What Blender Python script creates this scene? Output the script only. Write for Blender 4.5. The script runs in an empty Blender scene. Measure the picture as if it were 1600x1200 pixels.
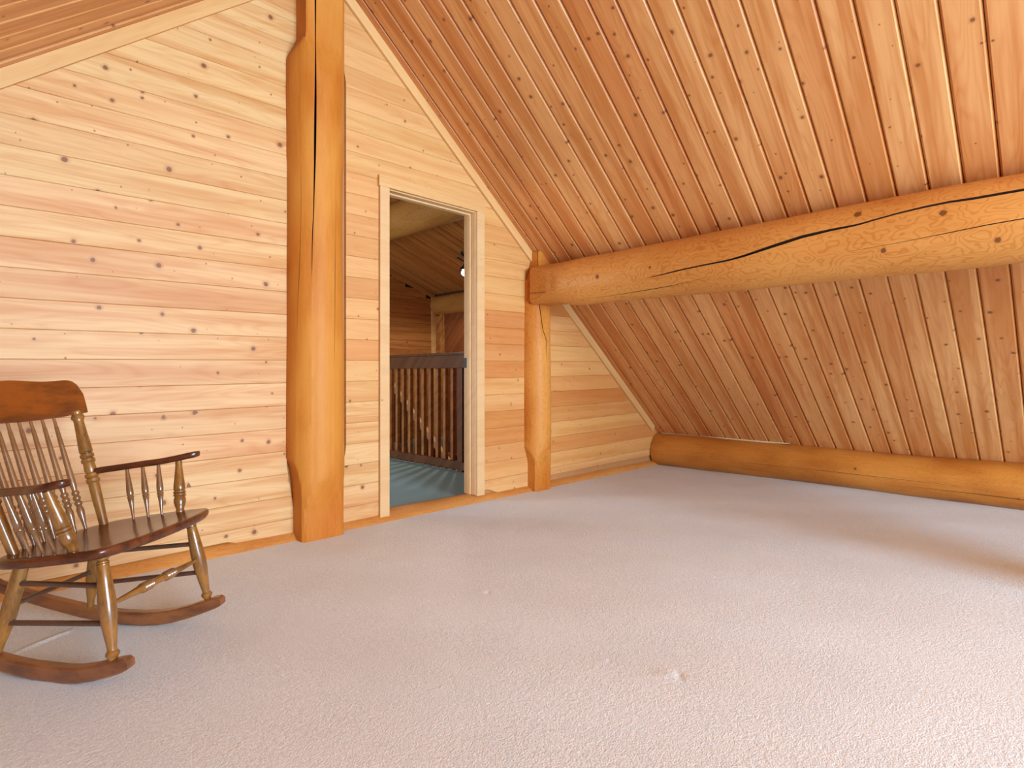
import bpy, bmesh, math, random
import numpy as np
from mathutils import Vector, Matrix
random.seed(7)
S = bpy.context.scene
COL = S.collection
PI = math.pi
RT = math.radians

# ------------------------------------------------------------------ camera, world, lights, exposure
cam_d = bpy.data.cameras.new('camera'); cam = bpy.data.objects.new('camera', cam_d); COL.objects.link(cam)
cam.location = (0, 0, 0.95); cam.rotation_euler = (RT(90), 0, RT(-45))
cam_d.sensor_width = 36; cam_d.lens = 901 / 1600 * 36; cam_d.shift_y = -15 / 1600
cam_d.clip_start = .05
S.camera = cam

def node_world():
    w = bpy.data.worlds.new('world'); S.world = w; w.use_nodes = True
    bg = w.node_tree.nodes['Background']
    bg.inputs[0].default_value = (.85, .93, 1, 1); bg.inputs[1].default_value = 1.0
node_world()

def area(name, loc, rot, sx, sy, e, col):
    d = bpy.data.lights.new(name, 'AREA'); d.shape = 'RECTANGLE'; d.size = sx; d.size_y = sy
    d.energy = e; d.color = col
    o = bpy.data.objects.new(name, d); COL.objects.link(o); o.location = loc; o.rotation_euler = rot
    return o
# daylight through the gable window behind the camera
area('window_daylight', (1.5, -4.9, 1.35), (RT(90), 0, 0), 2.6, 2.3, 500, (.55, .80, 1))
# daylight through the window at the other end of the loft, out of view
area('hall_daylight', (.1, 5.5, 1.05), (RT(88), 0, RT(-92)), 1.4, 1.4, 48, (.86, .95, 1))

S.view_settings.view_transform = 'Standard'; S.view_settings.look = 'None'
S.view_settings.exposure = 0.66; S.view_settings.gamma = 1.0
S.view_settings.use_curve_mapping = False

# ------------------------------------------------------------------ node helpers
class NT:
    def __init__(s, name):
        s.m = bpy.data.materials.new(name); s.m.use_nodes = True
        s.t = s.m.node_tree; s.b = s.t.nodes['Principled BSDF']
    def n(s, typ, ins=None, **kw):
        nd = s.t.nodes.new(typ)
        for k, v in kw.items(): setattr(nd, k, v)
        for k, v in (ins or {}).items(): s.put(nd.inputs[k], v)
        return nd
    def put(s, sock, v):
        if isinstance(v, bpy.types.NodeSocket): s.t.links.new(v, sock)
        elif isinstance(v, bpy.types.Node): s.t.links.new(v.outputs[0], sock)
        else:
            if isinstance(v, tuple) and len(v) == 3 and sock.type == 'RGBA': v = v + (1,)
            sock.default_value = v
    def m_(s, op, a, b=0.0, c=0.0, clamp=False):
        return s.n('ShaderNodeMath', {0: a, 1: b, 2: c}, operation=op, use_clamp=clamp).outputs[0]
    def mix(s, f, a, b, blend='MIX'):
        nd = s.n('ShaderNodeMix', data_type='RGBA', blend_type=blend)
        s.put(nd.inputs[0], f); s.put(nd.inputs[6], a); s.put(nd.inputs[7], b)
        return nd.outputs[2]
    def ramp(s, v, a, b, x=0.0, y=1.0, smooth=True):
        nd = s.n('ShaderNodeMapRange', {0: v, 1: a, 2: b, 3: x, 4: y})
        if smooth: nd.interpolation_type = 'SMOOTHSTEP'
        return nd.outputs[0]
    def xyz(s, x, y, z=0.0):
        return s.n('ShaderNodeCombineXYZ', {0: x, 1: y, 2: z}).outputs[0]
    def noise(s, v, scale=1, detail=2, rough=.5, dims='3D'):
        return s.n('ShaderNodeTexNoise', {'Vector': v, 'Scale': scale, 'Detail': detail, 'Roughness': rough}, noise_dimensions=dims).outputs[0]
    def bump(s, h, strength, dist):
        nd = s.n('ShaderNodeBump', {'Strength': strength, 'Distance': dist, 'Height': h})
        s.t.links.new(nd.outputs[0], s.b.inputs['Normal'])
    def done(s, col, rough, spec=.5, coat=0.0, coatr=.1):
        s.put(s.b.inputs['Base Color'], col); s.put(s.b.inputs['Roughness'], rough)
        s.b.inputs['Specular IOR Level'].default_value = spec
        s.b.inputs['Coat Weight'].default_value = coat; s.b.inputs['Coat Roughness'].default_value = coatr
        return s.m

def lin(r, g, b):
    f = lambda c: c / 12.92 if c <= .04045 else ((c + .055) / 1.055) ** 2.4
    return tuple(f(x / 255) for x in (r, g, b))

def m_plank(name, light, dark, knotc, rough=.45, cell=.16, kr=(.0015, .012), kcut=.5, kstr=1.0, streak=1.0, spec=.4):
    """board: x runs along the board, y + z across it; the object colour sets the tone of each board"""
    k = NT(name)
    tc = k.n('ShaderNodeTexCoord').outputs['Object']
    oi = k.n('ShaderNodeObjectInfo')
    sp = k.n('ShaderNodeSeparateXYZ', {0: tc})
    a = k.m_('MULTIPLY_ADD', oi.outputs['Random'], 61.0, sp.outputs[0])
    b = k.m_('ADD', sp.outputs[1], sp.outputs[2])
    b = k.m_('MULTIPLY_ADD', oi.outputs['Random'], 17.3, b)
    wob = k.m_('MULTIPLY_ADD', k.noise(k.xyz(a, b), 60, 2), .006, -.003)
    vk = k.xyz(k.m_('ADD', a, wob), k.m_('ADD', b, wob))
    vo = k.n('ShaderNodeTexVoronoi', {'Vector': vk, 'Scale': 1 / cell, 'Randomness': 1.0}, voronoi_dimensions='2D')
    d = k.m_('MULTIPLY', vo.outputs['Distance'], cell)
    rc = k.n('ShaderNodeSeparateColor', {0: vo.outputs['Color']})
    r = k.ramp(rc.outputs[0], kcut, 1.0, 0, 1, False)
    r = k.m_('POWER', r, 2.0)
    r = k.m_('MULTIPLY_ADD', r, kr[1] - kr[0], kr[0])
    on = k.m_('GREATER_THAN', rc.outputs[0], kcut)
    e = k.m_('SUBTRACT', d, r)
    core = k.m_('MULTIPLY', k.ramp(e, .0022, -.0012), on)
    halo = k.m_('MULTIPLY', k.ramp(k.m_('DIVIDE', d, r), 2.8, .9), on)
    # grain bends round the knots
    push = k.m_('MULTIPLY', k.m_('MULTIPLY', halo, on), .012)
    bb = k.m_('ADD', b, push)
    g1 = k.noise(k.xyz(k.m_('MULTIPLY', a, .55), k.m_('MULTIPLY', bb, 12.0)), 1, 3.5, .6, '2D')
    g2 = k.noise(k.xyz(k.m_('MULTIPLY', a, .8), k.m_('MULTIPLY', bb, 7.0), 3.1), 1, 2, .5)
    c = k.m_('SINE', k.m_('MULTIPLY', g2, 95.0))
    c = k.m_('POWER', k.m_('MULTIPLY_ADD', c, .5, .5), 2.0)
    g3 = k.noise(k.xyz(k.m_('MULTIPLY', a, 2.0), k.m_('MULTIPLY', bb, 260.0)), 1, 2, .5, '2D')
    f = k.ramp(g1, .36, .68)
    f = k.m_('MULTIPLY_ADD', c, .22 * streak, k.m_('MULTIPLY', f, .7 * streak))
    f = k.m_('MULTIPLY_ADD', k.m_('SUBTRACT', g3, .5), .35, f, clamp=True)
    col = k.mix(f, light, dark)
    col = k.mix(1.0, col, oi.outputs['Color'], 'MULTIPLY')
    col = k.mix(k.m_('MULTIPLY', halo, .38 * kstr), col, tuple(x * .55 for x in dark))
    col = k.mix(k.m_('MULTIPLY', core, .9 * kstr), col, knotc)
    k.bump(f, .06, .002)
    return k.done(col, rough, spec)

def m_log(name, light, dark, figure=.5, knots=(), rough=.38, patches=0.5, coat=.15, fscale=1.0, knotc=lin(110, 66, 36)):
    """peeled, varnished log: local z runs along the trunk"""
    k = NT(name)
    tc = k.n('ShaderNodeTexCoord').outputs['Object']
    st = k.n('ShaderNodeMapping', {0: tc, 3: (1, 1, .12)}).outputs[0]
    fib = k.noise(st, 55, 3, .6)
    st2 = k.n('ShaderNodeMapping', {0: tc, 3: (1, 1, .55)}).outputs[0]
    fld = k.noise(st2, 7.5 * fscale, 2.5, .5)
    ring = k.m_('SINE', k.m_('MULTIPLY', fld, 105.0))
    ring = k.ramp(ring, .25, 1.0)
    big = k.noise(k.n('ShaderNodeMapping', {0: tc, 3: (1, 1, .45)}).outputs[0], 3.0, 2)
    f = k.m_('MULTIPLY', k.ramp(big, .35, .7), patches)
    f = k.m_('MULTIPLY_ADD', ring, figure, f)
    f = k.m_('MULTIPLY_ADD', k.m_('SUBTRACT', fib, .5), .7, f, clamp=True)
    col = k.mix(f, light, dark)
    for (p, r) in knots:
        dn = k.n('ShaderNodeVectorMath', {0: tc, 1: p}, operation='DISTANCE').outputs['Value']
        dn = k.m_('MULTIPLY_ADD', k.noise(tc, 90, 1), .008, k.m_('SUBTRACT', dn, .004))
        col = k.mix(k.ramp(dn, r * 1.8, r * .8, 0, .4), col, dark)
        col = k.mix(k.ramp(dn, r * 1.08, r * .9, 0, .9), col, knotc)
    k.bump(fib, .08, .004)
    return k.done(col, rough, .25, coat, .3)

def m_stain(name, light, dark, scale=(6, 6, 2), rough=.28, coat=.6, lo=.35, hi=.7, spec=.5):
    k = NT(name)
    tc = k.n('ShaderNodeTexCoord').outputs['Object']
    v = k.n('ShaderNodeMapping', {0: tc, 3: scale}).outputs[0]
    n1 = k.noise(v, 2.2, 4, .6)
    v2 = k.n('ShaderNodeMapping', {0: tc, 3: tuple(x * 9 for x in scale)}).outputs[0]
    n2 = k.noise(v2, 2.0, 2, .6)
    f = k.m_('MULTIPLY_ADD', k.m_('SUBTRACT', n2, .5), .5, k.ramp(n1, lo, hi), clamp=True)
    k.bump(n2, .05, .001)
    return k.done(k.mix(f, light, dark), rough, spec, coat, .12)

def m_flat(name, col, rough=.6, metal=0.0, var=.12, scale=20):
    k = NT(name)
    tc = k.n('ShaderNodeTexCoord').outputs['Object']
    n = k.noise(tc, scale, 3)
    c = k.mix(n, tuple(x * (1 - var) for x in col), tuple(min(1, x * (1 + var)) for x in col))
    k.b.inputs['Metallic'].default_value = metal
    return k.done(c, rough)

def m_carpet(name, col, pile=420, var=.27, big=.09):
    k = NT(name)
    tc = k.n('ShaderNodeTexCoord').outputs['Object']
    p = k.noise(tc, pile * .5, 3, .65)
    p2 = k.noise(tc, pile * .16, 2, .6)
    q = k.noise(tc, 2.3, 4, .6)
    f = k.m_('MULTIPLY_ADD', k.m_('SUBTRACT', p, .5), var * 3.2, 1.0)
    f = k.m_('MULTIPLY_ADD', k.m_('SUBTRACT', q, .5), big * 2, f)
    c = k.mix(1.0, col, k.n('ShaderNodeCombineColor', {0: f, 1: f, 2: f}).outputs[0], 'MULTIPLY')
    k.bump(k.m_('ADD', p, k.m_('MULTIPLY', p2, .8)), .55, .006)
    k.b.inputs['Sheen Weight'].default_value = .15
    return k.done(c, .95, .1)

KN = lin(96, 54, 30)
M = {}
M['wall'] = m_plank('pale_pine', lin(220, 176, 122), lin(199, 134, 74), lin(128, 68, 34), .5, .13, (.0015, .012), .42, 1.0, 1.0)
M['wall_orange'] = m_plank('amber_pine', lin(220, 168, 110), lin(202, 136, 74), lin(122, 68, 32), .45, .13, (.0012, .007), .55, .9, .75)
M['ceil'] = m_plank('ceiling_pine', lin(224, 164, 104), lin(200, 128, 68), lin(116, 60, 28), .42, .12, (.0018, .0105), .45, .9, 1.25)
M['trim'] = m_plank('trim_pine', lin(222, 174, 116), lin(206, 150, 90), lin(120, 72, 42), .45, .2, (.0015, .009), .7, .9, .8)
M['jamb'] = m_plank('jamb_pine', lin(218, 176, 126), lin(206, 156, 104), lin(130, 90, 60), .5, .25, (.0015, .006), .8, .7, .6)
M['hallwood'] = m_plank('hall_pine', lin(190, 128, 66), lin(150, 90, 40), lin(84, 44, 22), .5, .15, (.002, .010), .55, 1.0, 1.0)
M['rail'] = m_plank('rail_wood', lin(112, 70, 42), lin(84, 50, 29), lin(50, 28, 16), .45, .4, (.001, .004), .9)
M['baluster'] = m_plank('baluster_wood', lin(176, 120, 70), lin(140, 90, 50), lin(60, 34, 20), .5, .4, (.001, .004), .9)
M['backing'] = m_flat('backing_board', lin(70, 44, 26), .9)
M['wall_back'] = m_flat('wall_backing', lin(180, 126, 78), .9)
M['plain_back'] = m_flat('pine_panel', lin(214, 160, 105), .6)
M['crack'] = m_flat('crack_wood', lin(52, 26, 12), .9)
M['post'] = m_log('post_log', lin(206, 134, 54), lin(184, 98, 22), .07, [((-.06, -.12, .55), .006), ((.02, -.13, .42), .006)], .6, .8, .04)
M['post2'] = m_log('small_post_log', lin(210, 140, 62), lin(186, 100, 24), .24, [], .6, .9, .05, .8)
PK = [(.713, 3.238, .013), (1.139, 3.184, .008), (.882, 3.748, .007), (2.339, 2.54, .014), (2.455, 3.642, .011), (2.89, 3.741, .012), (2.397, 4.173, .006), (2.697, 2.939, .012), (.27, 2.93, .012)]
M['purlin'] = m_log('beam_log', lin(214, 150, 78), lin(186, 106, 36), .42, [((.192 * math.cos(t), .192 * math.sin(t), z), r * 1.25) for z, t, r in PK], .5, .35, .04)
M['eave'] = m_log('eave_log', lin(206, 134, 58), lin(168, 92, 28), .16, [((-.166, .03, 1.9), .01), ((-.15, -.06, 2.9), .012), ((-.16, .07, 3.4), .009)], .35, .8, .2)
M['sill'] = m_log('sill_log', lin(214, 150, 80), lin(184, 110, 44), .2, [], .65, .6, 0)
M['hall_log'] = m_log('hall_log', lin(190, 132, 66), lin(150, 94, 40), .3, [], .5, .5, .05)
M['carpet'] = m_carpet('beige_carpet', lin(223, 228, 233))
M['teal'] = m_carpet('teal_carpet', lin(122, 150, 150))
M['chair_dark'] = m_stain('chair_dark_stain', lin(104, 52, 26), lin(64, 30, 16), (3, 9, 9), .22, .12, spec=.4)
M['chair_crest'] = m_stain('chair_crest_stain', lin(138, 68, 18), lin(84, 42, 16), (9, 2, 6), .3, .35)
M['chair_leg'] = m_stain('chair_leg_stain', lin(150, 98, 42), lin(92, 56, 24), (8, 8, 3), .27, .45)
M['chair_spindle'] = m_stain('chair_spindle_stain', lin(140, 94, 56), lin(92, 58, 36), (8, 8, 3), .22, .7)
M['chair_rod'] = m_stain('chair_rod_stain', lin(92, 58, 42), lin(62, 38, 30), (8, 8, 3), .35, .3)
M['chair_rocker'] = m_stain('chair_rocker_stain', lin(140, 82, 42), lin(98, 54, 30), (3, 9, 9), .3, .4)
M['foam'] = m_flat('seal_foam', lin(226, 206, 160), .9, 0, .2, 60)
M['black'] = m_flat('black_metal', lin(28, 26, 26), .4, .6)
M['door'] = m_plank('brown_door', lin(140, 78, 40), lin(110, 58, 30), lin(60, 30, 16), .45, .5, (.001, .003), .9)
k = NT('lamp_bulb'); k.b.inputs['Emission Color'].default_value = (.9, 1, .97, 1); k.b.inputs['Emission Strength'].default_value = 6
M['bulb'] = k.done((.9, .95, .93), .3)

# ------------------------------------------------------------------ object helpers
def link(name, verts, faces, mat, parent=None, smooth=False, loc=None, rot=None, fmat=None):
    me = bpy.data.meshes.new(name)
    me.from_pydata([tuple(map(float, v)) for v in verts], [], faces)
    for m in (mat if isinstance(mat, (list, tuple)) else [mat]): me.materials.append(m)
    if fmat is not None: me.polygons.foreach_set('material_index', fmat)
    if smooth: me.polygons.foreach_set('use_smooth', [True] * len(me.polygons))
    bm = bmesh.new(); bm.from_mesh(me); bmesh.ops.recalc_face_normals(bm, faces=bm.faces); bm.to_mesh(me); bm.free()
    me.update()
    o = bpy.data.objects.new(name, me); COL.objects.link(o)
    if loc is not None: o.location = loc
    if rot is not None: o.rotation_euler = rot
    if parent is not None: o.parent = parent
    return o
def empty(name, loc=(0, 0, 0), rotz=0):
    o = bpy.data.objects.new(name, None); COL.objects.link(o); o.location = loc; o.rotation_euler = (0, 0, rotz)
    o.empty_display_size = .1
    return o
def tag(o, label, cat, group=None):
    o['label'] = label; o['category'] = cat
    if group: o['group'] = group
    return o
def struct(o):
    o['kind'] = 'structure'; return o
BOXF = [(0, 1, 3, 2), (4, 6, 7, 5), (0, 4, 5, 1), (2, 3, 7, 6), (0, 2, 6, 4), (1, 5, 7, 3)]
def boxv(x0, x1, y0, y1, z0, z1):
    return [(x, y, z) for x in (x0, x1) for y in (y0, y1) for z in (z0, z1)]
def box(name, x0, x1, y0, y1, z0, z1, mat, parent=None, bev=0.0):
    """box with its origin at its own centre; bev > 0 rounds the edges"""
    c = Vector(((x0 + x1) / 2, (y0 + y1) / 2, (z0 + z1) / 2))
    v = [tuple(Vector(p) - c) for p in boxv(x0, x1, y0, y1, z0, z1)]
    o = link(name, v, BOXF, mat, parent, loc=c)
    if bev:
        bm = bmesh.new(); bm.from_mesh(o.data)
        bmesh.ops.bevel(bm, geom=bm.edges[:], offset=bev, segments=2, affect='EDGES', profile=.6)
        bm.to_mesh(o.data); bm.free()
    return o
def boxes(name, lst, mat, parent=None):
    V = []; F = []
    for b in lst:
        n = len(V); V += boxv(*b); F += [tuple(i + n for i in f) for f in BOXF]
    return link(name, V, F, mat, parent)
def bar(name, p, q, w, h, mat, parent=None, up=(0, 0, 1), bev=0.0):
    """rectangular bar from p to q (w sideways, h along up)"""
    p = Vector(p); q = Vector(q); L = (q - p).length; x = (q - p).normalized()
    s = x.cross(Vector(up)).normalized(); u = s.cross(x)
    R = Matrix((x, -s, u)).transposed()
    o = link(name, boxv(-L / 2, L / 2, -w / 2, w / 2, -h / 2, h / 2), BOXF, mat, parent, loc=(p + q) / 2, rot=R.to_euler())
    if bev:
        bm = bmesh.new(); bm.from_mesh(o.data)
        bmesh.ops.bevel(bm, geom=bm.edges[:], offset=bev, segments=2, affect='EDGES', profile=.6)
        bm.to_mesh(o.data); bm.free()
    return o
def lathe(name, p, q, prof, mat, parent=None, n=20):
    """turned part from p to q, prof = [(t, radius)...]"""
    p = Vector(p); q = Vector(q); L = (q - p).length; z = (q - p).normalized()
    x = z.cross(Vector((0.3, 1, 0.1))).normalized(); y = z.cross(x)
    R = Matrix((x, y, z)).transposed()
    V = []; F = []
    for t, r in prof:
        for j in range(n):
            a = 2 * PI * j / n; V.append((r * math.cos(a), r * math.sin(a), t * L))
    for i in range(len(prof) - 1):
        for j in range(n):
            j2 = (j + 1) % n; F.append((i * n + j, i * n + j2, (i + 1) * n + j2, (i + 1) * n + j))
    F.append(tuple(range(n))[::-1]); F.append(tuple(range((len(prof) - 1) * n, len(prof) * n)))
    o = link(name, V, F, mat, parent, True, p, R.to_euler())
    bm = bmesh.new(); bm.from_mesh(o.data)
    for e in bm.edges:
        if len(e.link_faces) == 2 and e.calc_face_angle(0) > RT(34): e.smooth = False
    bm.to_mesh(o.data); bm.free()
    return o
def rod(name, p, q, r, mat, parent=None, n=14):
    return lathe(name, p, q, [(0, r), (.03, r), (.97, r), (1, r)], mat, parent, n)
def prism(name, poly, y0, y1, mat, parent=None):
    """polygon in x,z extruded along y"""
    n = len(poly); V = [(x, y0, z) for x, z in poly] + [(x, y1, z) for x, z in poly]
    F = [tuple(range(n)), tuple(range(n, 2 * n))[::-1]] + [(i, (i + 1) % n, (i + 1) % n + n, i + n) for i in range(n)]
    return link(name, V, F, mat, parent)

# ------------------------------------------------------------------ the room shell
WY = 3.25                                  # face of the gable wall
SL = .8203; CR = 4.7991; CL = 2.077        # roof slope: z = CR - SL x on the right, z = CL + SL x on the left
XR = (CR - CL) / (2 * SL); ZR = CR - SL * XR
AL = math.atan(SL)
zr = lambda x: CR - SL * x
zl = lambda x: CL + SL * x

# floor: beige carpet with shallow undulation, dents of old furniture feet and a crease by the chair
def grid_lines(a, b, step, fine):
    L = set(np.round(np.arange(a, b + 1e-6, step), 4))
    for c, h in fine: L |= set(np.round(np.arange(c - h, c + h, .005), 4))
    return np.array(sorted(L))
gx = grid_lines(-2.55, 5.6, .04, [(1.69, .07), (1.645, .09), (1.58, .05), (.27, .13)])
gy = grid_lines(-5.0, 3.3, .04, [(1.87, .07), (.94, .09), (1.14, .05), (2.63, .10)])
X, Y = np.meshgrid(gx, gy, indexing='ij')
Z = .0025 * np.sin(2.1 * X + 1.3 * Y) + .002 * np.sin(4.7 * X - 3.1 * Y + 1) + .0012 * np.sin(9 * X + 7 * Y)
Z *= np.clip((3.15 - Y) / .4, 0, 1)
def dent(cx, cy, ang, a, b, h):
    global Z
    u = (X - cx) * math.cos(ang) + (Y - cy) * math.sin(ang); v = -(X - cx) * math.sin(ang) + (Y - cy) * math.cos(ang)
    Z = Z + h * np.exp(-((u + .012) / a) ** 2 - (v / b) ** 2) - 1.7 * h * np.exp(-((u - a * .75) / (a * .32)) ** 2 - (v / (b * .9)) ** 2)
dent(1.69, 1.87, RT(-45), .030, .02, .0018); dent(1.645, .94, RT(-45), .042, .03, .0022); dent(1.58, 1.14, RT(-45), .02, .014, .0009)
dx, dy = .168, .088; LL = math.hypot(dx, dy)
u = ((X - .186) * dx + (Y - 2.584) * dy) / LL; v = (-(X - .186) * dy + (Y - 2.584) * dx) / LL
Z = Z + .006 * np.exp(-(v / .012) ** 2) * np.clip(1 - np.abs(u - LL / 2) / (LL / 2 + .02), 0, 1) ** .5
ni, nj = X.shape
V = np.stack([X, Y, Z], -1).reshape(-1, 3)
I = np.arange(ni * nj).reshape(ni, nj)
F = np.stack([I[:-1, :-1], I[1:, :-1], I[1:, 1:], I[:-1, 1:]], -1).reshape(-1, 4)
me = bpy.data.meshes.new('floor'); me.from_pydata(V.tolist(), [], F.tolist()); me.materials.append(M['carpet'])
me.polygons.foreach_set('use_smooth', [True] * len(me.polygons)); me.update()
flo = bpy.data.objects.new('floor', me); COL.objects.link(flo); struct(flo)

# gable wall: backing with the door opening, planks as parts
DX0, DX1, DZ = 2.085, 2.875, 2.18
wall = link('wall_left', *(lambda bs: (sum([boxv(*b) for b in bs], []), [tuple(i + 8 * n for i in f) for n in range(len(bs)) for f in BOXF]))(
    [(-2.7, DX0, WY + .02, WY + .11, -.3, 3.75), (DX1, 5.9, WY + .02, WY + .11, -.3, 3.75), (DX0, DX1, WY + .02, WY + .11, DZ, 3.75)]), M['wall_back'])
struct(wall)
TILT = .0135
def plank(rows, mat, color, y0=WY, th=.02, ch=.0024, lower=False):
    """rows: list of (z, xl, xr) from bottom to top (or (x, z0, z1) from left to right when lower)"""
    c = ch
    if lower: A = [((x, a), (x, b)) for x, a, b in rows]; inA = [((x, a + c), (x, b - c)) for x, a, b in rows]
    else:
        z0 = rows[0][0]; z1 = rows[-1][0]; A = []; inA = []
        for z, a, b in rows:
            zz = z0 + c + (z - z0) / (z1 - z0) * (z1 - z0 - 2 * c)
            A.append(((a, z), (b, z))); inA.append(((a, zz), (b, zz)))
    n = len(A)
    P = []
    for ring, y in ((inA, y0), (A, y0 + c * .9), (A, y0 + th)):
        loop = [r[0] for r in ring] + [r[1] for r in ring[::-1]]
        P.append([(x, y, z + TILT * (x - 1.415)) for x, z in loop])
    m = 2 * n
    allv = P[0] + P[1] + P[2]
    F = [(i, i + 1, m - 2 - i, m - 1 - i) for i in range(n - 1)]
    for L in (0, 1):
        for i in range(m):
            j = (i + 1) % m; F.append((L * m + i, L * m + j, (L + 1) * m + j, (L + 1) * m + i))
    cx = sum(v[0] for v in allv) / len(allv); cz = sum(v[2] for v in allv) / len(allv)
    o = link('plank', [(x - cx, y - y0, z - cz) for x, y, z in allv], F, mat, wall, loc=(cx, y0, cz))
    o.color = tuple(color) + (1,)
    return o
pw = lambda z, pts: float(np.interp(z, [p[0] for p in pts], [p[1] for p in pts]))
def lim(z, l, r):
    a = max(l(z), (z - CL) / SL + .0 if True else 0); b = min(r(z), (CR - z) / SL)
    return a, b
L_r = lambda z: pw(z, [(0, 1.47), (.2, 1.46), (.42, 1.425), (2.74, 1.425), (2.9, 1.485), (3.4, 1.485)])
M_l = lambda z: pw(z, [(0, 1.74), (.25, 1.745), (.46, 1.792), (.5, 1.797), (2.75, 1.797), (2.9, 1.77), (3.4, 1.77)])
R_r = lambda z: pw(z, [(0, 3.46), (.2, 3.46), (.4, 3.405), (1.7, 3.405), (1.86, 3.47), (2, 3.5)])
S_l = lambda z: 3.56
def seg_rows(z0, z1, l, r):
    out = []
    for i in range(7):
        z = z0 + (z1 - z0) * i / 6; a, b = lim(z, l, r)
        if b - a > .012: out.append((z, a, b))
    return out if len(out) > 1 else None
rng = random.Random(11)
def tone(base, v=.06, w=.03):
    t = 1 + rng.uniform(-v, v)
    return tuple(min(1.0, max(0, base[i] * t * (1 + rng.uniform(-w, w) * (1 if i else .3)))) for i in range(3))
Rtone = {0: 1.0, 1: .90, 2: .76, 3: .74, 4: 1.0, 5: 1.0, 6: .78, 7: .84, 8: .74, 9: .76, 10: .95, 11: .97, 12: .97, 13: .98, 14: .98, 15: .98}
Stone = {0: .97, 1: .78, 2: .97, 3: .84, 4: .74, 5: .86, 6: .98, 7: 1.0, 8: .95, 9: .97, 10: .70, 11: .95}
one = lambda x: (lambda z: x)
mul = lambda a, b: tuple(i * j for i, j in zip(a, b))
Ltone = {14: .93, 13: .97, 12: .96, 11: 1.0, 10: .94, 9: .87, 8: .97, 7: 1.0, 6: .93, 5: .97, 4: .95, 3: .92, 15: .98}
G = .0004
z0k = .119; PITCH = .1304
Lcol = (1, 1, 1)
def warm(t):       # darker boards are also redder
    d = 1 - t
    return (1 - .55 * d, 1 - 1.3 * d, 1 - 1.8 * d)
for kk in range(0, 27):
    z0 = z0k + PITCH * kk + G; z1 = z0k + PITCH * (kk + 1) - G
    r = seg_rows(z0, z1, one(-9), L_r)
    if r: plank(r, M['wall'], tone(mul(warm(Ltone.get(kk, 1.0)), (1, 1, 1.02) if kk < 7 else (1, .99, .96)), .025))
    if z0 > DZ + .02:
        r = seg_rows(z0, z1, M_l, one(9))
        if r: plank(r, M['wall_orange'], tone((1.0, 1.0, 1.0), .03))
    else:
        r = seg_rows(z0, z1, M_l, one(DX0 - .02))
        if r: plank(r, M['wall_orange'] if kk > 4 else M['wall'], tone(warm(.8 if kk in (10, 7) else .95 if kk > 4 else .98), .03))
        r = seg_rows(z0, z1, one(DX1 + .02), R_r)
        if r: plank(r, M['wall_orange'], tone(mul(warm(Rtone.get(kk, .97)), (.98, .94, .86)), .02))
    r = seg_rows(z0, z1, S_l, one(9))
    if r and z1 < 1.95: plank(r, M['wall_orange'], tone(mul(warm(Stone.get(kk, .9)), (1.0, .94, .84)), .02))
# lowest boards, their bottom edges scribed to the sill log
def low(xs, bot, mat, col):
    plank([(x, pw(x, bot), z0k - G) for x in xs], mat, col, lower=True)
low([-2.4, -1, 0, .6, 1.0, 1.10, 1.13, 1.17, 1.21, 1.26, 1.35, 1.47], [(-3, .058), (1.11, .058), (1.14, .045), (1.19, .02), (1.25, .004), (1.5, -.01)], M['wall'], (.98, .965, .96))
low([1.74, 1.85, 1.92, 1.96, 2.0, 2.065], [(1.7, -.01), (1.9, -.006), (1.95, .006), (2.0, .022), (2.07, .045)], M['wall'], (.98, .96, .95))
low([2.895, 2.98, 3.02, 3.06, 3.1, 3.16, 3.3, 3.46], [(2.8, .05), (2.99, .05), (3.03, .034), (3.08, .012), (3.16, .0), (3.5, -.01)], M['wall_orange'], warm(.99))
low([3.56, 4, 4.5, 5.0, 5.29], [(3.5, .062), (5.4, .05)], M['wall_orange'], warm(.98))

# ceiling: two slopes of tongue-and-groove boards on a backing
def slope_slab(x0, x1, zf, y0, y1, t=.06, off=.02):
    n = off / math.cos(AL); V = []
    for x in (x0, x1):
        for y in (y0, y1):
            V += [(x, y, zf(x) + n), (x, y, zf(x) + n + t)]
    return [(v) for v in V]
cei = link('ceiling', slope_slab(XR, 5.95, zr, -5.05, WY + .06), BOXF, M['backing']); struct(cei)
cel = link('ceiling', slope_slab(-2.65, XR, zl, -5.05, 7.1), BOXF, M['backing']); struct(cel)
def ceil_mesh(L, W, mat, ch=.009, th=.02):
    w = W / 2
    prof = [(-w, th), (-w, ch * 1.1), (-w + ch, 0), (w - ch, 0), (w, ch * 1.1), (w, th)]
    V = [(x, y, z) for x in (0, L) for y, z in prof]; n = len(prof)
    F = [(i, i + 1, n + i + 1, n + i) for i in range(n - 1)] + [tuple(range(n)), tuple(range(n, 2 * n))[::-1]]
    me = bpy.data.meshes.new('plank'); me.from_pydata(V, [], F); me.materials.append(mat)
    bm = bmesh.new(); bm.from_mesh(me); bmesh.ops.recalc_face_normals(bm, faces=bm.faces); bm.to_mesh(me); bm.free()
    return me
SLEN = (5.86 - XR) / math.cos(AL)
cm = ceil_mesh(SLEN, .134, M['ceil'])
seams = [3.25, 3.176, 3.039, 2.909, 2.779, 2.644, 2.507, 2.362, 2.231, 2.092, 1.953, 1.814, 1.675, 1.536, 1.401, 1.258, 1.129, .994, .846, .709, .570, .431, .294]
while seams[-1] > -4.95: seams.append(seams[-1] - .137)
def put_plank(par, me, ya, yb, loc, rot, color, w0, gap=.0035):
    o = bpy.data.objects.new('plank', me); COL.objects.link(o); o.parent = par
    o.location = loc; o.rotation_euler = rot; o.scale = (1, (abs(ya - yb) - gap) / w0, 1)
    o.color = tuple(color) + (1,)
    return o
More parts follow.
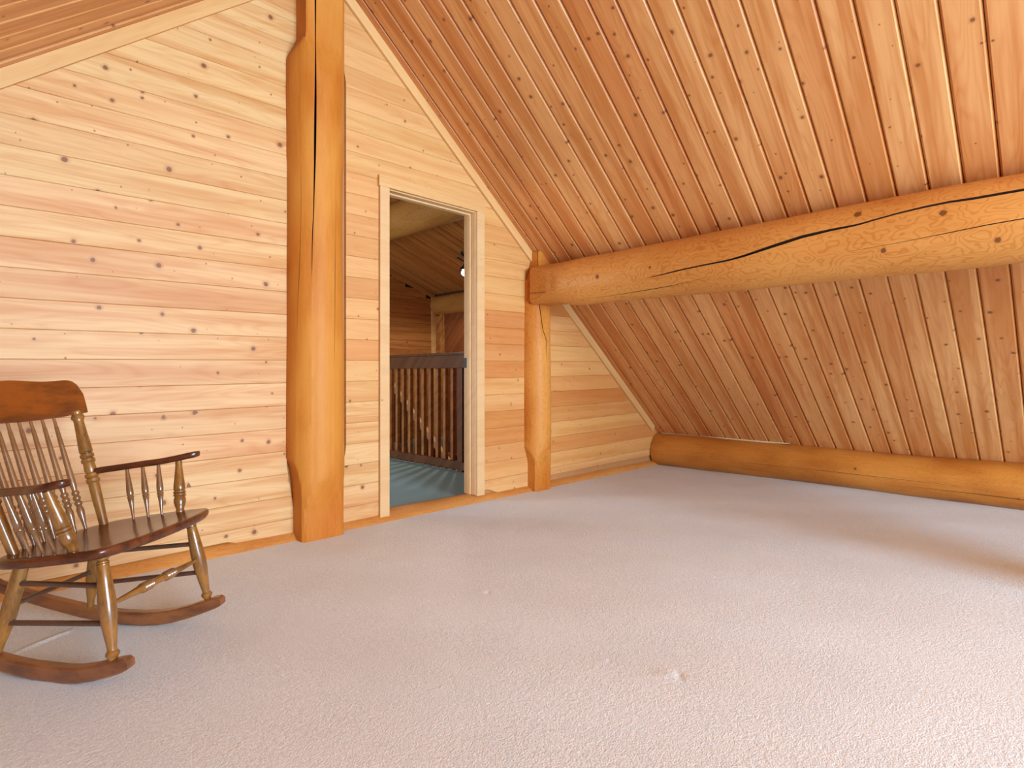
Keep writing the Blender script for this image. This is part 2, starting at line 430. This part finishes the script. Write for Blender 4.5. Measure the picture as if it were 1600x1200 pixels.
for i in range(len(seams) - 1):
    a, b = seams[i], seams[i + 1]
    t = rng.choice((.78, .86, .92, .97, 1.0)) if i else .84
    put_plank(cei, cm, a, b, (XR, (a + b) / 2, ZR), (0, AL, 0), warm(t), .134)
lseams = [3.25, 3.178, 3.150, 3.037] + [3.037 - .137 * i for i in range(1, 59)]
cml = ceil_mesh((XR + 2.53) / math.cos(AL), .134, M['ceil'])
for i in range(len(lseams) - 1):
    if i == 1: continue                      # an open joint next to the first board
    a, b = lseams[i], lseams[i + 1]
    put_plank(cel, cml, a, b, (-2.53, (a + b) / 2, zl(-2.53)), (0, -AL, 0), warm(rng.uniform(.88, 1.0)), .134)
# pale foam squeezed into the joint above the eave log
sg = [(3.2, .006), (2.9, .004), (2.6, .010), (2.3, .012), (2.1, .004), (1.95, .0005), (1.9, -.004)]
V = []; F = []
for y, h in sg: V += [(5.44, y, .332), (5.43, y, .322 - h * .7), (5.47, y, .322)]
for i in range(len(sg) - 1):
    for j in range(3): F.append((3 * i + j, 3 * i + (j + 1) % 3, 3 * i + 3 + (j + 1) % 3, 3 * i + 3 + j))
link('foam_seal', V, F, M['foam'], cei)

# sloping trims where the wall meets the ceiling
def slope_trim(name, x0, x1, zf, sgn):
    d = Vector((1, 0, -SL * sgn)).normalized(); n = Vector((-SL * sgn, 0, -1)).normalized()
    w = .066
    p = Vector((x0, WY - .011, zf(x0))) + n * w / 2; q = Vector((x1, WY - .011, zf(x1))) + n * w / 2
    o = bar(name, p, q, .022, w, M['trim'], None, up=n, bev=.002); struct(o); return o
slope_trim('trim_1', XR + .03, 5.36, zr, 1)
slope_trim('trim_2', -2.4, XR - .03, zl, -1)

# doorway: casing, jambs, stops
door = struct(empty('door_1', (2.48, WY, .04)))
def dpart(name, x0, x1, y0, y1, z0, z1, mat, bev=.002, color=None):
    o = box(name, x0, x1, y0, y1, z0, z1, mat, None, bev)
    o.parent = door; o.matrix_parent_inverse = Matrix.Translation(-Vector((2.48, WY, .04)))
    if color: o.color = color
    return o
dpart('casing', 2.028, 2.098, WY - .022, WY, .022, 2.168, M['jamb'])
dpart('casing', 2.862, 2.936, WY - .022, WY, .040, 2.168, M['jamb'])
dpart('casing', 2.020, 2.940, WY - .024, WY, 2.168, 2.240, M['trim'])
dpart('jamb', 2.083, 2.103, WY, WY + .125, .045, 2.18, M['jamb'])
dpart('jamb', 2.857, 2.877, WY, WY + .125, .045, 2.18, M['jamb'])
dpart('jamb', 2.103, 2.857, WY, WY + .125, 2.16, 2.18, M['jamb'])
dpart('door_stop', 2.845, 2.857, WY + .045, WY + .08, .046, 2.16, M['jamb'])
dpart('door_stop', 2.103, 2.115, WY + .045, WY + .08, .046, 2.16, M['jamb'])
dpart('door_stop', 2.115, 2.845, WY + .045, WY + .08, 2.148, 2.16, M['jamb'])
sp_ = dpart('strike_plate', 2.852, 2.8575, WY + .086, WY + .128, 1.0, 1.075, M['black'], .001)
sp_['label'] = 'dark metal strike plate'

# back gable wall with its window (behind the camera) and low end walls
bw = boxes('wall_back', [(-2.7, .15, -5.15, -5.0, -.1, 3.5), (2.85, 5.9, -5.15, -5.0, -.1, 3.5), (.15, 2.85, -5.15, -5.0, -.1, .15), (.15, 2.85, -5.15, -5.0, 2.55, 3.5)], M['plain_back']); struct(bw)
win = struct(boxes('window_1', [(.15, .23, -5.12, -5.02, .15, 2.55), (2.77, 2.85, -5.12, -5.02, .15, 2.55), (.23, 2.77, -5.12, -5.02, .15, .23), (.23, 2.77, -5.12, -5.02, 2.47, 2.55)], M['jamb']))

# ------------------------------------------------------------------ logs
def log(name, length, zs, R, mat, loc, rot, cracks=(), nth=56, clip=None, caps=True, wob=.004, seed=0):
    """log along local z; R(z) radius; clip(z) -> (xmin,xmax,ymin,ymax) flats; cracks: dict(pts=[(z,theta)], w, d)"""
    th0 = [2 * PI * j / nth for j in range(nth)]
    marks = []
    for c in cracks:
        c['t0'] = float(np.mean([p[1] for p in c['pts']]))
        th0 = [t for t in th0 if abs(t - c['t0']) > .07]
        for s in (-.03, 0, .03): marks.append((c['t0'] + s, c, s))
    cols = sorted([(t, None, 0) for t in th0] + marks, key=lambda q: q[0])
    n = len(cols); rr = random.Random(seed); ph = [rr.uniform(0, 6.28) for _ in range(8)]
    V = []
    for z in zs:
        for (t, c, s) in cols:
            th = t
            off = 0
            for q in cracks:
                tc = pw(z, q['pts']); hw = .5
                wgt = max(0, 1 - abs(t - q['t0']) / hw) if c is None else (1 if q is c else 0)
                th += (tc - q['t0']) * wgt
            r = R(z) + wob * (math.sin(3 * th + 2.1 * z + ph[0]) * .5 + math.sin(2 * th - 1.3 * z + ph[1]) + .6 * math.sin(5.3 * z + th + ph[2]) + .3 * math.sin(11 * z + 2 * th + ph[3]))
            if c is not None:
                a, b = c['pts'][0][0], c['pts'][-1][0]; lo, hi = min(a, b), max(a, b)
                e = min(z - lo if not c.get('open0') else 9, hi - z if not c.get('open1') else 9)
                prof = max(0.0, min(1.0, e / c.get('taper', .4))) ** .7
                w = c['w'] * prof * (1 + .35 * math.sin(7 * z + ph[4])) * .5 + .00025
                tc = pw(z, c['pts'])
                th = tc + (w / r) * (1 if s > 0 else -1 if s < 0 else 0)
                if s == 0: off = c['d'] * prof
            rad = r
            if clip:
                x0, x1, y0, y1 = clip(z); cs, sn = math.cos(th), math.sin(th)
                if cs > 1e-6: rad = min(rad, x1 / cs)
                if cs < -1e-6: rad = min(rad, x0 / cs)
                if sn > 1e-6: rad = min(rad, y1 / sn)
                if sn < -1e-6: rad = min(rad, y0 / sn)
            rad -= off
            V.append((rad * math.cos(th), rad * math.sin(th), z))
    F = []; fm = []
    for i in range(len(zs) - 1):
        for j in range(n):
            j2 = (j + 1) % n
            F.append((i * n + j, i * n + j2, (i + 1) * n + j2, (i + 1) * n + j))
            dark = 0
            for cc in (cols[j], cols[j2]):
                if cc[1] is not None and cc[2] == 0:
                    lo, hi = sorted((cc[1]['pts'][0][0], cc[1]['pts'][-1][0]))
                    if lo - .02 <= zs[i] <= hi + .02: dark = 1
            fm.append(dark)
    if caps:
        F.append(tuple(range(n))[::-1]); fm.append(0); F.append(tuple(range((len(zs) - 1) * n, len(zs) * n))); fm.append(0)
    o = link(name, V, F, [mat, M['crack']], None, False, loc, rot, fm)
    me = o.data
    # smooth shading, but keep the cut flats and the cracks crisp
    me.polygons.foreach_set('use_smooth', [True] * len(me.polygons))
    bm = bmesh.new(); bm.from_mesh(me)
    for e in bm.edges:
        if len(e.link_faces) == 2:
            if e.calc_face_angle(0) > RT(22) or e.link_faces[0].material_index != e.link_faces[1].material_index: e.smooth = False
    bm.to_mesh(me); bm.free()
    return o
def lin_z(*pts):
    out = []
    for (a, b, s) in pts: out += list(np.arange(a, b, s))
    return out + [pts[-1][1]]
ease = lambda t: t * t * (3 - 2 * t)

# ridge post, squared at the foot and head
PR = .166
def post_clip(z):
    if z < .75:
        t = min(1, max(0, (z - .20) / .27)); k_ = math.sin(t * PI / 2) if False else 1 - math.sqrt(max(0, 1 - t * t))
        xl = -.128 - .05 * k_ ; xr_ = .130 + .045 * k_ ** .8
        tf = min(1, max(0, (z - .16) / .22)); yf = -.126 - .05 * (tf ** 1.4)
        return (xl, xr_, yf, .3)
    if z > 2.6:
        tl = max(0, (z - 2.76) / .12); tf = max(0, (z - 2.66) / .2)
        return (-.170 + .06 * min(1, tl), .3 - .14 * min(1, max(0, (z - 2.7) / .1)), -.172 + .04 * min(1, tf), .3)
    return (-.3, .3, -.3, .3)
post = log('log_post', 3.3, lin_z((-.02, .1, .06), (.1, .6, .012), (.6, 2.6, .05), (2.6, 2.95, .015), (2.95, 3.36, .08)), lambda z: PR + .004 * math.sin(2.4 * z + .5) + (.004 if z > 2.2 else 0), M['post'], (1.59, WY, 0), (0, 0, 0),
    [dict(pts=[(1.5, 4.176), (1.728, 4.197), (1.873, 4.237), (2.164, 4.278), (2.53, 4.299), (3.4, 4.305)], w=.0095, d=.045, open1=True, taper=.55),
     dict(pts=[(1.15, 3.66), (1.258, 3.676), (1.619, 3.771), (1.944, 3.816), (2.1, 3.82)], w=.0018, d=.006),
     dict(pts=[(1.0, 4.97), (1.117, 4.99), (1.563, 5.05), (1.899, 5.082), (2.05, 5.09)], w=.002, d=.006)],
    72, post_clip, wob=.0018, seed=3)
tag(post, 'thick honey coloured round log post with a long dark vertical crack, left of the doorway', 'post')

P2 = .128
def post2_clip(z):
    if z < .7:
        t = min(1, max(0, (z - .22) / .16)); q = t ** 1.3
        return (-.088 - .05 * q, .100 + .04 * q, -.092 - .05 * q, .3)
    if z > 1.2:
        tl = min(1, max(0, (z - 1.68) / .16)); tf = min(1, max(0, (z - 1.235) / .10))
        return (-.132 + .07 * tl, .3, -.13 + .022 * tf ** .5, .3)
    return (-.3, .3, -.3, .3)
post2 = log('log_post', 1.87, lin_z((-.02, .14, .05), (.14, .45, .012), (.45, 1.2, .06), (1.2, 1.4, .012), (1.4, 1.66, .05), (1.66, 1.95, .02)), lambda z: P2 + .003 * math.sin(3 * z), M['post2'], (3.52, WY, 0), (0, 0, 0),
    [dict(pts=[(1.06, 4.70), (1.247, 4.68), (1.313, 4.50), (1.442, 4.28), (1.529, 4.15), (1.7, 4.1)], w=.006, d=.02, open1=True, taper=.3)], 60, post2_clip, wob=.002, seed=5)
tag(post2, 'slimmer round log post under the end of the overhead log beam, right of the doorway', 'post')

# big purlin log carried by the small post
BC = [(1.106, 3.535), (1.18, 3.514), (1.346, 3.426), (1.509, 3.37), (1.665, 3.335), (1.763, 3.27), (1.911, 3.13), (2.082, 2.97), (2.231, 2.90), (2.338, 2.885), (2.418, 2.82), (2.527, 2.74), (2.619, 2.697), (2.718, 2.665), (2.803, 2.68), (2.916, 2.665), (3.022, 2.66), (4.2, 2.6)]
def pur_clip(z):
    t = min(1, max(0, (z - .26) / .22)); t2 = min(1, max(0, z / .2))
    return (-.122 - .035 * t2 - .06 * t, .3, -.146 - .07 * t, .3 if z > .3 else .155 + .05 * min(1, z / .25))
def pur_R(z):
    return pw(z, [(0, .176), (.12, .174), (.3, .174), (.5, .182), (.8, .180), (1.2, .186), (1.5, .193), (2.2, .196), (2.6, .201), (2.8, .201), (3.1, .194), (6.3, .205)])
pur = log('log_beam', 6.2, lin_z((0, .6, .02), (.6, 3.3, .045), (3.3, 6.2, .15)), pur_R, M['purlin'], (3.5, 3.175, 1.66), (RT(90), 0, 0),
    [dict(pts=BC, w=.013, d=.035, open1=True, taper=.5),
     dict(pts=[(.45, 4.16), (.508, 4.135), (.795, 4.12), (.934, 4.085), (1.131, 4.01), (1.319, 3.92), (1.491, 3.80)], w=.0035, d=.01, taper=.3),
     dict(pts=[(2.3, 3.55), (2.479, 3.508), (2.683, 3.44), (2.862, 3.37), (3.023, 3.34), (3.6, 3.3)], w=.003, d=.01)],
    84, pur_clip, wob=.0022, seed=9)
tag(pur, 'long thick round log beam with a wandering dark crack, running overhead below the sloped ceiling', 'beam')

# out of the frame: the post that carries the other end of that beam (its shade falls on the carpet)
p3 = log('log_post', 1.5, lin_z((-.02, 1.5, .1)), lambda z: .15, M['post2'], (3.42, -.55, 0), (0, 0, 0), (), 32, None, wob=.002, seed=21)
tag(p3, 'round log post standing under the overhead beam, right of the frame', 'post')

eave = log('eave_log', 6.2, lin_z((0, .15, .03), (.15, 6.2, .1)), lambda z: .170 + .004 * math.sin(1.9 * z + 1), M['eave'], (5.464, 3.245, .152), (RT(90), 0, 0),
    [dict(pts=[(.9, 3.25), (1.4, 3.22), (2.0, 3.24), (2.6, 3.25)], w=.002, d=.006), dict(pts=[(2.2, 3.52), (2.7, 3.53), (3.0, 3.55), (3.4, 3.58)], w=.003, d=.008)],
    60, lambda z: (-.3, .3, -.165, .3), wob=.003, seed=13)
tag(eave, 'brown log lying along the foot of the sloped ceiling on the carpet edge', 'log')
sill = log('sill_log', 7.7, lin_z((0, 7.7, .12)), lambda z: .162, M['sill'], (-2.3, 3.315, -.112), (0, RT(90), 0), (), 48, None, wob=.003, seed=17)
tag(sill, 'orange log along the base of the plank wall, showing as the door threshold', 'log')

# ------------------------------------------------------------------ beyond the door: loft landing, railing, stairs
HX, HY, HC, HS = 5.4, 7.06, 2.17, .35
hz = lambda x: HC + HS * (HX - x)
struct(box('floor', -2.55, 3.66, 3.36, HY, -.25, 0, M['teal']))
struct(box('floor', 3.66, HX, 6.72, HY, -.25, 0, M['teal']))
struct(box('floor', 3.66, HX, 3.36, HY, -2.75, -2.65, M['teal']))
wf = struct(boxes('wall_far', [(-2.7, HX + .1, HY + .02, HY + .1, -2.75, 3.9)], M['backing']))
ws = struct(boxes('wall_side', [(HX + .02, HX + .1, 3.36, HY + .1, -2.75, 2.35)], M['backing']))
struct(boxes('wall_stair', [(3.5, HX, 3.3, 3.36, -2.75, -.1), (3.60, 3.66, 3.36, HY, -2.75, -.25)], M['plain_back']))
def wboard(par, x0, x1, y0, y1, z0, z1, mat, col):
    o = box('plank', x0, x1, y0, y1, z0, z1, mat, par, .004); o.color = tuple(col) + (1,); return o
for i in range(27):
    z0 = -.24 + .13 * i; xl = 1.7 if z0 < 2.4 else 2.0
    xr_ = min(HX, HX - (z0 + .13 - HC) / HS) if z0 + .13 > HC else HX
    wboard(wf, 1.7, xr_, HY, HY + .02, z0, z0 + .128, M['hallwood'], warm(rng.uniform(.85, 1)))
for i in range(17):
    z0 = -.24 + .13 * i
    wboard(ws, HX, HX + .02, 3.4, 5.95, z0, z0 + .128, M['hallwood'], warm(rng.uniform(.8, .95)))
    wboard(ws, HX, HX + .02, 6.95, HY, z0, z0 + .128, M['hallwood'], warm(rng.uniform(.8, .95))) if i < 16 else None
hc = struct(link('ceiling', [(x, y, hz(x) + d) for x in (1.5, HX + .1) for y in (3.36, HY + .1) for d in (.02, .1)], BOXF, M['backing']))
hm = ceil_mesh((HX - 1.6) / math.cos(math.atan(HS)), .134, M['hallwood'])
y = HY; 
while y > 3.45:
    put_plank(hc, hm, y, y - .14, (1.6, y - .07, hz(1.6)), (0, math.atan(HS), 0), warm(rng.uniform(.85, 1)), .134); y -= .14
struct(bar('trim_3', (2.0, HY - .012, hz(2.0) - .04), (HX - .02, HY - .012, hz(HX) - .035), .02, .07, M['hallwood'], None, bev=.002))
struct(box('trim_4', HX - .075, HX - .002, HY - .02, HY, -.2, 2.12, M['trim'], None, .002))
# door in the far side wall
d2 = struct(empty('door_2', (HX, 6.4, 0)))
def d2part(name, y0, y1, z0, z1, x0, x1, mat):
    o = box(name, x0, x1, y0, y1, z0, z1, mat, None, .003); o.parent = d2; o.matrix_parent_inverse = Matrix.Translation(-Vector((HX, 6.4, 0))); return o
d2part('casing', 6.87, 6.93, -.2, 1.86, HX - .02, HX, M['hallwood']); d2part('casing', 5.97, 6.03, -.2, 1.86, HX - .02, HX, M['hallwood'])
d2part('door_leaf', 6.03, 6.83, -.2, 1.86, HX + .0, HX + .04, M['door'])
d2part('panel', 6.12, 6.74, .95, 1.75, HX - .012, HX, M['door']); d2part('panel', 6.12, 6.74, -.05, .8, HX - .012, HX, M['door'])
d2part('jamb', 6.83, 6.87, -.2, 1.86, HX - .008, HX + .02, M['hallwood'])
hl = log('eave_log', 3.6, lin_z((0, 3.6, .12)), lambda z: .152, M['hall_log'], (HX + .05, HY - .01, 2.0), (RT(90), 0, 0), (), 40, None, wob=.003, seed=31)
tag(hl, 'dim log above the brown door on the landing side wall, seen through the doorway', 'log')
hp = log('log_beam', 3.68, lin_z((0, 3.6, .12)), lambda z: .184, M['hall_log'], (3.55, HY - .01, 2.622), (RT(90), 0, 0), (), 48, None, wob=.002, seed=33)
tag(hp, 'dim round log beam under the landing ceiling, seen at the top of the doorway', 'beam')

# railing along the stairwell
rl = tag(empty('railing', (3.6, 5, 0)), 'dark brown wooden railing with square balusters beyond the doorway, on the teal carpet', 'railing')
def rpart(o):
    o.parent = rl; o.matrix_parent_inverse = Matrix.Translation(-Vector((3.6, 5, 0))); return o
rpart(box('top_rail', 3.585, 3.645, 3.40, 6.74, 1.012, 1.14, M['rail'], None, .006))
rpart(box('handrail_cap', 3.575, 3.665, 3.40, 6.74, 1.14, 1.165, M['rail'], None, .006))
rpart(box('bottom_rail', 3.585, 3.635, 3.40, 6.74, .025, .10, M['rail'], None, .004))
y = 3.5
while y < 6.7:
    o = rpart(box('baluster', 3.645, 3.685, y, y + .042, -.06, 1.10, M['baluster'], None, .003)); o.color = tuple(warm(rng.uniform(.75, 1))) + (1,); y += .122
rpart(box('newel_post', 3.60, 3.70, 4.285, 4.36, -.06, 1.12, M['rail'], None, .004))
rpart(box('newel_post', 3.575, 3.675, 6.64, 6.74, 0, 1.25, M['rail'], None, .006))

# the flight going down behind the railing
st = tag(empty('staircase', (4.9, 6.8, 0)), 'wooden stair flight with a pale sloping handrail going down behind the dark railing', 'stairs')
def spart(o):
    o.parent = st; o.matrix_parent_inverse = Matrix.Translation(-Vector((4.9, 6.8, 0))); return o
for i in range(12):
    yt = 6.72 - .253 * i; zt = -.19 * (i + 1)
    spart(box('tread', 4.6, 5.36, yt - .28, yt, zt - .04, zt, M['baluster'], None, .004))
for xx in (4.56, 5.36):
    spart(bar('stringer', (xx, 6.75, -.12), (xx, 3.7, -.12 - 3.05 * .75), .04, .25, M['rail']))
pale = spart(bar('handrail', (4.56, 6.98, .852 - .03), (4.56, 4.2, .852 - .03 - 2.78 * .75), .05, .075, M['jamb'], bev=.004)); pale['label'] = 'pale wooden sloping handrail'
y = 6.9
while y > 4.3:
    zt = .84 - .03 - (6.98 - y) * .75
    o = spart(box('baluster', 4.54, 4.58, y - .035, y, zt - .85, zt - .03, M['rail'], None)); y -= .127

# lamp on the landing ceiling
lx, ly, lz = 4.6, 5.41, 2.21
lp = tag(empty('ceiling_lamp', (lx, ly, hz(lx))), 'lit bulb on a small black bracket under the ceiling beyond the doorway', 'lamp')
def lpart(o):
    o.parent = lp; o.matrix_parent_inverse = Matrix.Translation(-Vector((lx, ly, hz(lx)))); return o
lpart(lathe('canopy', (lx, ly, hz(lx)), (lx, ly, hz(lx) - .05), [(0, .06), (.5, .055), (1, .03)], M['black']))
lpart(rod('stem', (lx, ly, hz(lx) - .03), (lx, ly, lz + .06), .012, M['black']))
lpart(lathe('socket', (lx, ly, lz + .10), (lx, ly, lz + .03), [(0, .02), (.4, .035), (1, .03)], M['black']))
lpart(bar('arm', (lx - .05, ly + .09, hz(lx) - .06), (lx + .02, ly - .02, lz + .1), .02, .02, M['black'], bev=.004))
lpart(lathe('bulb', (lx, ly, lz + .05), (lx, ly, lz - .06), [(0, .022), (.2, .03), (.45, .047), (.65, .05), (.85, .036), (1, .006)], M['bulb']))
lpart(lathe('shade', (lx, ly, lz + .075), (lx, ly, lz + .02), [(0, .03), (.5, .06), (1, .075), (.98, .07)], M['black']))
pl = bpy.data.lights.new('lamp_light', 'SPOT'); pl.energy = 42; pl.color = (1, .93, .80); pl.shadow_soft_size = .05
pl.spot_size = RT(165); pl.spot_blend = .4
plo = bpy.data.objects.new('lamp_light', pl); COL.objects.link(plo); plo.location = (lx - .02, ly + .02, lz - .10)

# ------------------------------------------------------------------ rocking chair (x forward, y to its left, z up)
ch = tag(empty('rocking_chair', (.4115, 2.404, 0), RT(-45 - 4.33)), 'dark-stained wooden spindle-back rocking chair with turned legs, by the plank wall', 'chair')
def put(o):
    o.parent = ch; return o
SA, SB = .405, .137                        # seat plane z = SA + SB x
sz = lambda x: SA + SB * x
half = [(.272, 0), (.268, .10), (.256, .17), (.240, .225), (.226, .256), (.212, .272), (.19, .279), (.15, .283), (.08, .284), (0, .278), (-.08, .266), (-.13, .250), (-.165, .216), (-.188, .14), (-.195, .06)]
def smooth_loop(pts, n=3):
    for _ in range(n):
        q = []
        for i in range(len(pts)):
            a = pts[i]; b = pts[(i + 1) % len(pts)]
            q += [(a[0] * .75 + b[0] * .25, a[1] * .75 + b[1] * .25), (a[0] * .25 + b[0] * .75, a[1] * .25 + b[1] * .75)]
        pts = q
    return pts
outl = smooth_loop(half + [(-.194, 0)] + [(x, -y_) for x, y_ in half[::-1][:-1]], 2)
n = len(outl); V = []; F = []
rings = [(.90, 0, -.032), (.975, 0, -.030), (.995, 0, -.022), (1.0, 0, -.012), (.993, 0, -.004), (.975, 0, 0), (.93, 0, 0), (.80, -.003, 0), (.55, -.008, 0), (.25, -.010, 0)]
for s, dip, dz in rings:
    for x, y_ in outl:
        xx = .04 + (x - .04) * s; V.append((xx, y_ * s - .010, sz(xx) + dz + dip))
for i in range(len(rings) - 1):
    for j in range(n): F.append((i * n + j, i * n + (j + 1) % n, (i + 1) * n + (j + 1) % n, (i + 1) * n + j))
F.append(tuple(range(n))); F.append(tuple(range((len(rings) - 1) * n, len(rings) * n)))
put(link('seat', V, F, M['chair_dark'], None, True))

LEG = [(0, .013), (.02, .016), (.035, .0185), (.05, .0178), (.066, .0125), (.074, .0175), (.084, .0178), (.09, .0145), (.096, .0178), (.104, .0178), (.11, .0158), (.12, .0172), (.25, .0205), (.42, .0243), (.52, .0245), (.62, .0225), (.78, .0165), (.87, .0132), (.89, .0132), (.905, .0175), (.925, .0195), (.945, .0165), (.96, .0125), (.985, .0108), (1, .0112)]
RLEG = [(0, .020), (.3, .0225), (.6, .0235), (.72, .021), (.88, .0135), (1, .0105)]
POST = [(0, .0115), (.12, .0125), (.3, .016), (.48, .0202), (.56, .0205), (.585, .0175), (.595, .0218), (.625, .0218), (.638, .0172), (.65, .0218), (.678, .0218), (.69, .0175), (.74, .021), (.80, .0212), (.87, .0175), (.93, .0135), (.96, .0150), (1, .0135)]
AS = [(0, .0045), (.05, .0055), (.1, .0065), (.3, .0095), (.48, .0122), (.54, .0118), (.565, .0095), (.585, .0118), (.605, .0118), (.62, .0095), (.64, .0112), (.66, .0095), (.8, .0065), (.9, .0052), (1, .0042)]
BS = [(0, .0048), (.085, .0055), (.09, .0065), (.3, .0085), (.5, .0105), (.56, .0112), (.61, .0105), (.65, .008), (.665, .0122), (.68, .0122), (.695, .0085), (.71, .0126), (.725, .0126), (.74, .0085), (.755, .0122), (.77, .0122), (.785, .0085), (.82, .0125), (.85, .0118), (.92, .0075), (1, .0046)]
ST = [(0, .0205), (.012, .0215), (.03, .018), (.04, .0215), (.06, .0222), (.075, .0175), (.09, .0165), (.2, .0185), (.3, .0215), (.36, .0222), (.372, .0175), (.382, .0232), (.405, .0232), (.416, .0175), (.426, .0232), (.448, .0232), (.458, .0185), (.52, .0205), (.545, .0165), (.555, .0228), (.578, .0228), (.589, .017), (.60, .0228), (.622, .0228), (.634, .018), (.66, .0185), (.8, .0175), (.92, .0155), (1, .0150)]
for s in (-1, 1):
    put(lathe('leg', (.169, .213 * s, sz(.169) - .027), (.227, .237 * s, .083), LEG, M['chair_leg'], n=22))
    put(lathe('leg', (-.150, .150 * s, sz(-.15) - .028), (-.205, .182 * s, .068), RLEG, M['chair_leg'], n=22))
    put(lathe('stile', (-.297, .222 * s, .805), (-.150, .182 * s, sz(-.15) - .005), ST, M['chair_leg'], n=22))
    # arm
    put(lathe('arm_post', (.068, .296 * s, .608), (.108, .247 * s, sz(.108) - .004), POST, M['chair_leg'], n=22))
    for (xt, yt, zt, xb, yb) in ((-.115, .252, .590, -.060, .218), (-.058, .262, .597, -.008, .228), (-.002, .275, .604, .040, .238)):
        put(lathe('arm_spindle', (xt, yt * s, zt + .004), (xb, yb * s, sz(xb) - .004), AS, M['chair_spindle'], n=16))
    path = [(-.225, .205, .572, .014), (-.19, .212, .582, .016), (-.11, .252, .592, .017), (-.04, .267, .602, .019), (.0, .276, .607, .024), (.03, .285, .612, .031), (.07, .295, .620, .034), (.10, .302, .627, .033), (.125, .306, .632, .027), (.138, .307, .635, .018), (.144, .307, .636, .008)]
    V = []; F = []
    sec = [(-1, -.35), (-.9, -.9), (0, -1), (.9, -.9), (1, -.35), (1, .35), (.9, .9), (0, 1), (-.9, .9), (-1, .35)]
    m_ = len(sec)
    for i, (x, y_, z, hw) in enumerate(path):
        th = .0125 if i < len(path) - 2 else .0125 * (.9 if i == len(path) - 2 else .6)
        for a, b in sec: V.append((x, (y_ + a * hw) * s, z + b * th))
    for i in range(len(path) - 1):
        for j in range(m_): F.append((i * m_ + j, i * m_ + (j + 1) % m_, (i + 1) * m_ + (j + 1) % m_, (i + 1) * m_ + j))
    F += [tuple(range(m_)), tuple(range((len(path) - 1) * m_, len(path) * m_))[::-1]]
    o = put(link('arm', V, F, M['chair_dark'], None, True))
    # rocker: curved runner
    pr = [(-.66, .165, .036), (-.60, .138, .038), (-.56, .119, .038), (-.46, .088, .040), (-.36, .060, .043), (-.27, .038, .046), (-.22, .027, .047), (-.18, .019, .048), (-.12, .009, .049), (-.07, .003, .050), (0, 0, .051), (.05, .001, .051), (.10, .007, .050), (.164, .023, .048), (.22, .042, .045), (.26, .057, .042), (.278, .066, .036), (.286, .074, .022)]
    V = []; F = []
    for (x, z, t) in pr:
        yc = pw(x, [(-.7, .168), (-.2, .186), (0, .200), (.25, .238), (.3, .240)])
        for a, b in ((-1, .12), (-.75, 0), (.75, 0), (1, .12), (1, .85), (.8, 1), (-.8, 1), (-1, .85)): V.append((x - .12 * b * t if x > .2 else x, (yc + a * .0165) * s, z + b * t))
    for i in range(len(pr) - 1):
        for j in range(8): F.append((i * 8 + j, i * 8 + (j + 1) % 8, (i + 1) * 8 + (j + 1) % 8, (i + 1) * 8 + j))
    F += [tuple(range(8)), tuple(range((len(pr) - 1) * 8, len(pr) * 8))[::-1]]
    put(link('rocker', V, F, M['chair_rocker'], None, False))
    # side stretchers
    put(rod('stretcher', (.182, .218 * s, .305), (-.165, .158 * s, .282), .0085, M['chair_rod']))
    put(rod('stretcher', (.203, .228 * s, .195), (-.187, .172 * s, .160), .0085, M['chair_rod']))
put(rod('stretcher', (-.178, -.165, .212), (-.178, .165, .212), .0085, M['chair_rod']))
FS = [(0, .006), (.1, .0075), (.2, .0095), (.31, .0130), (.32, .015)] + [(.32 + .014 * i, .0160 if i % 2 else .0138) for i in range(1, 8)] + [(.43, .0130), (.46, .0115), (.5, .0108)]
FS = FS + [(1 - t, r) for t, r in FS[::-1][1:]]
fst = put(lathe('stretcher', (.196, -.226, .245), (.196, .226, .245), FS, M['chair_leg'], n=18))
for t0 in (.325, .575):
    q0 = Vector((0, 0, .452 * t0)); q1 = Vector((0, 0, .452 * (t0 + .10)))
    b_ = lathe('turned_band', q0, q1, [(i / 14, .0168 if i % 2 else .0142) for i in range(15)], M['chair_spindle'], fst, n=18); b_['label'] = 'darker ringed band'
for i in range(7):
    t = (i - 3)
    put(lathe('spindle', (-.318 + .0012 * t * t, .0435 * t, .792), (-.180 + .002 * t * t * .5, .041 * t, sz(-.18) - .006), BS, M['chair_spindle'], n=16))
# crest rail, slightly bowed, rounded top corners
V = []; F = []; NU = 40; sec = 8
for i in range(NU + 1):
    yv = -.256 + .512 * i / NU; a = abs(yv)
    zt = .926 + .003 * math.cos(yv * 26)
    if a > .204:
        q = min(1, (a - .204) / .052); zt -= .052 * (1 - math.sqrt(max(0, 1 - q * q)))
    zb = .783 + .016 * (a / .246) ** 2
    xb = -.322 + .030 * (a / .246) ** 2
    for b, off in ((0, .008), (.04, .0115), (.5, .012), (.94, .010), (1, .006), (1, -.006), (.94, -.010), (.5, -.012), (.04, -.0115), (0, -.008)):
        z = zb + (zt - zb) * b
        V.append((xb - .25 * (z - .80) + off, yv, z))
m_ = 10
for i in range(NU):
    for j in range(m_): F.append((i * m_ + j, i * m_ + (j + 1) % m_, (i + 1) * m_ + (j + 1) % m_, (i + 1) * m_ + j))
F += [tuple(range(m_)), tuple(range(NU * m_, NU * m_ + m_))[::-1]]
o = put(link('crest_rail', V, F, M['chair_crest'], None, True))
for me in (o.data,):
    bm = bmesh.new(); bm.from_mesh(me)
    for e in bm.edges:
        if len(e.link_faces) == 2 and e.calc_face_angle(0) > RT(50): e.smooth = False
    bm.to_mesh(me); bm.free()
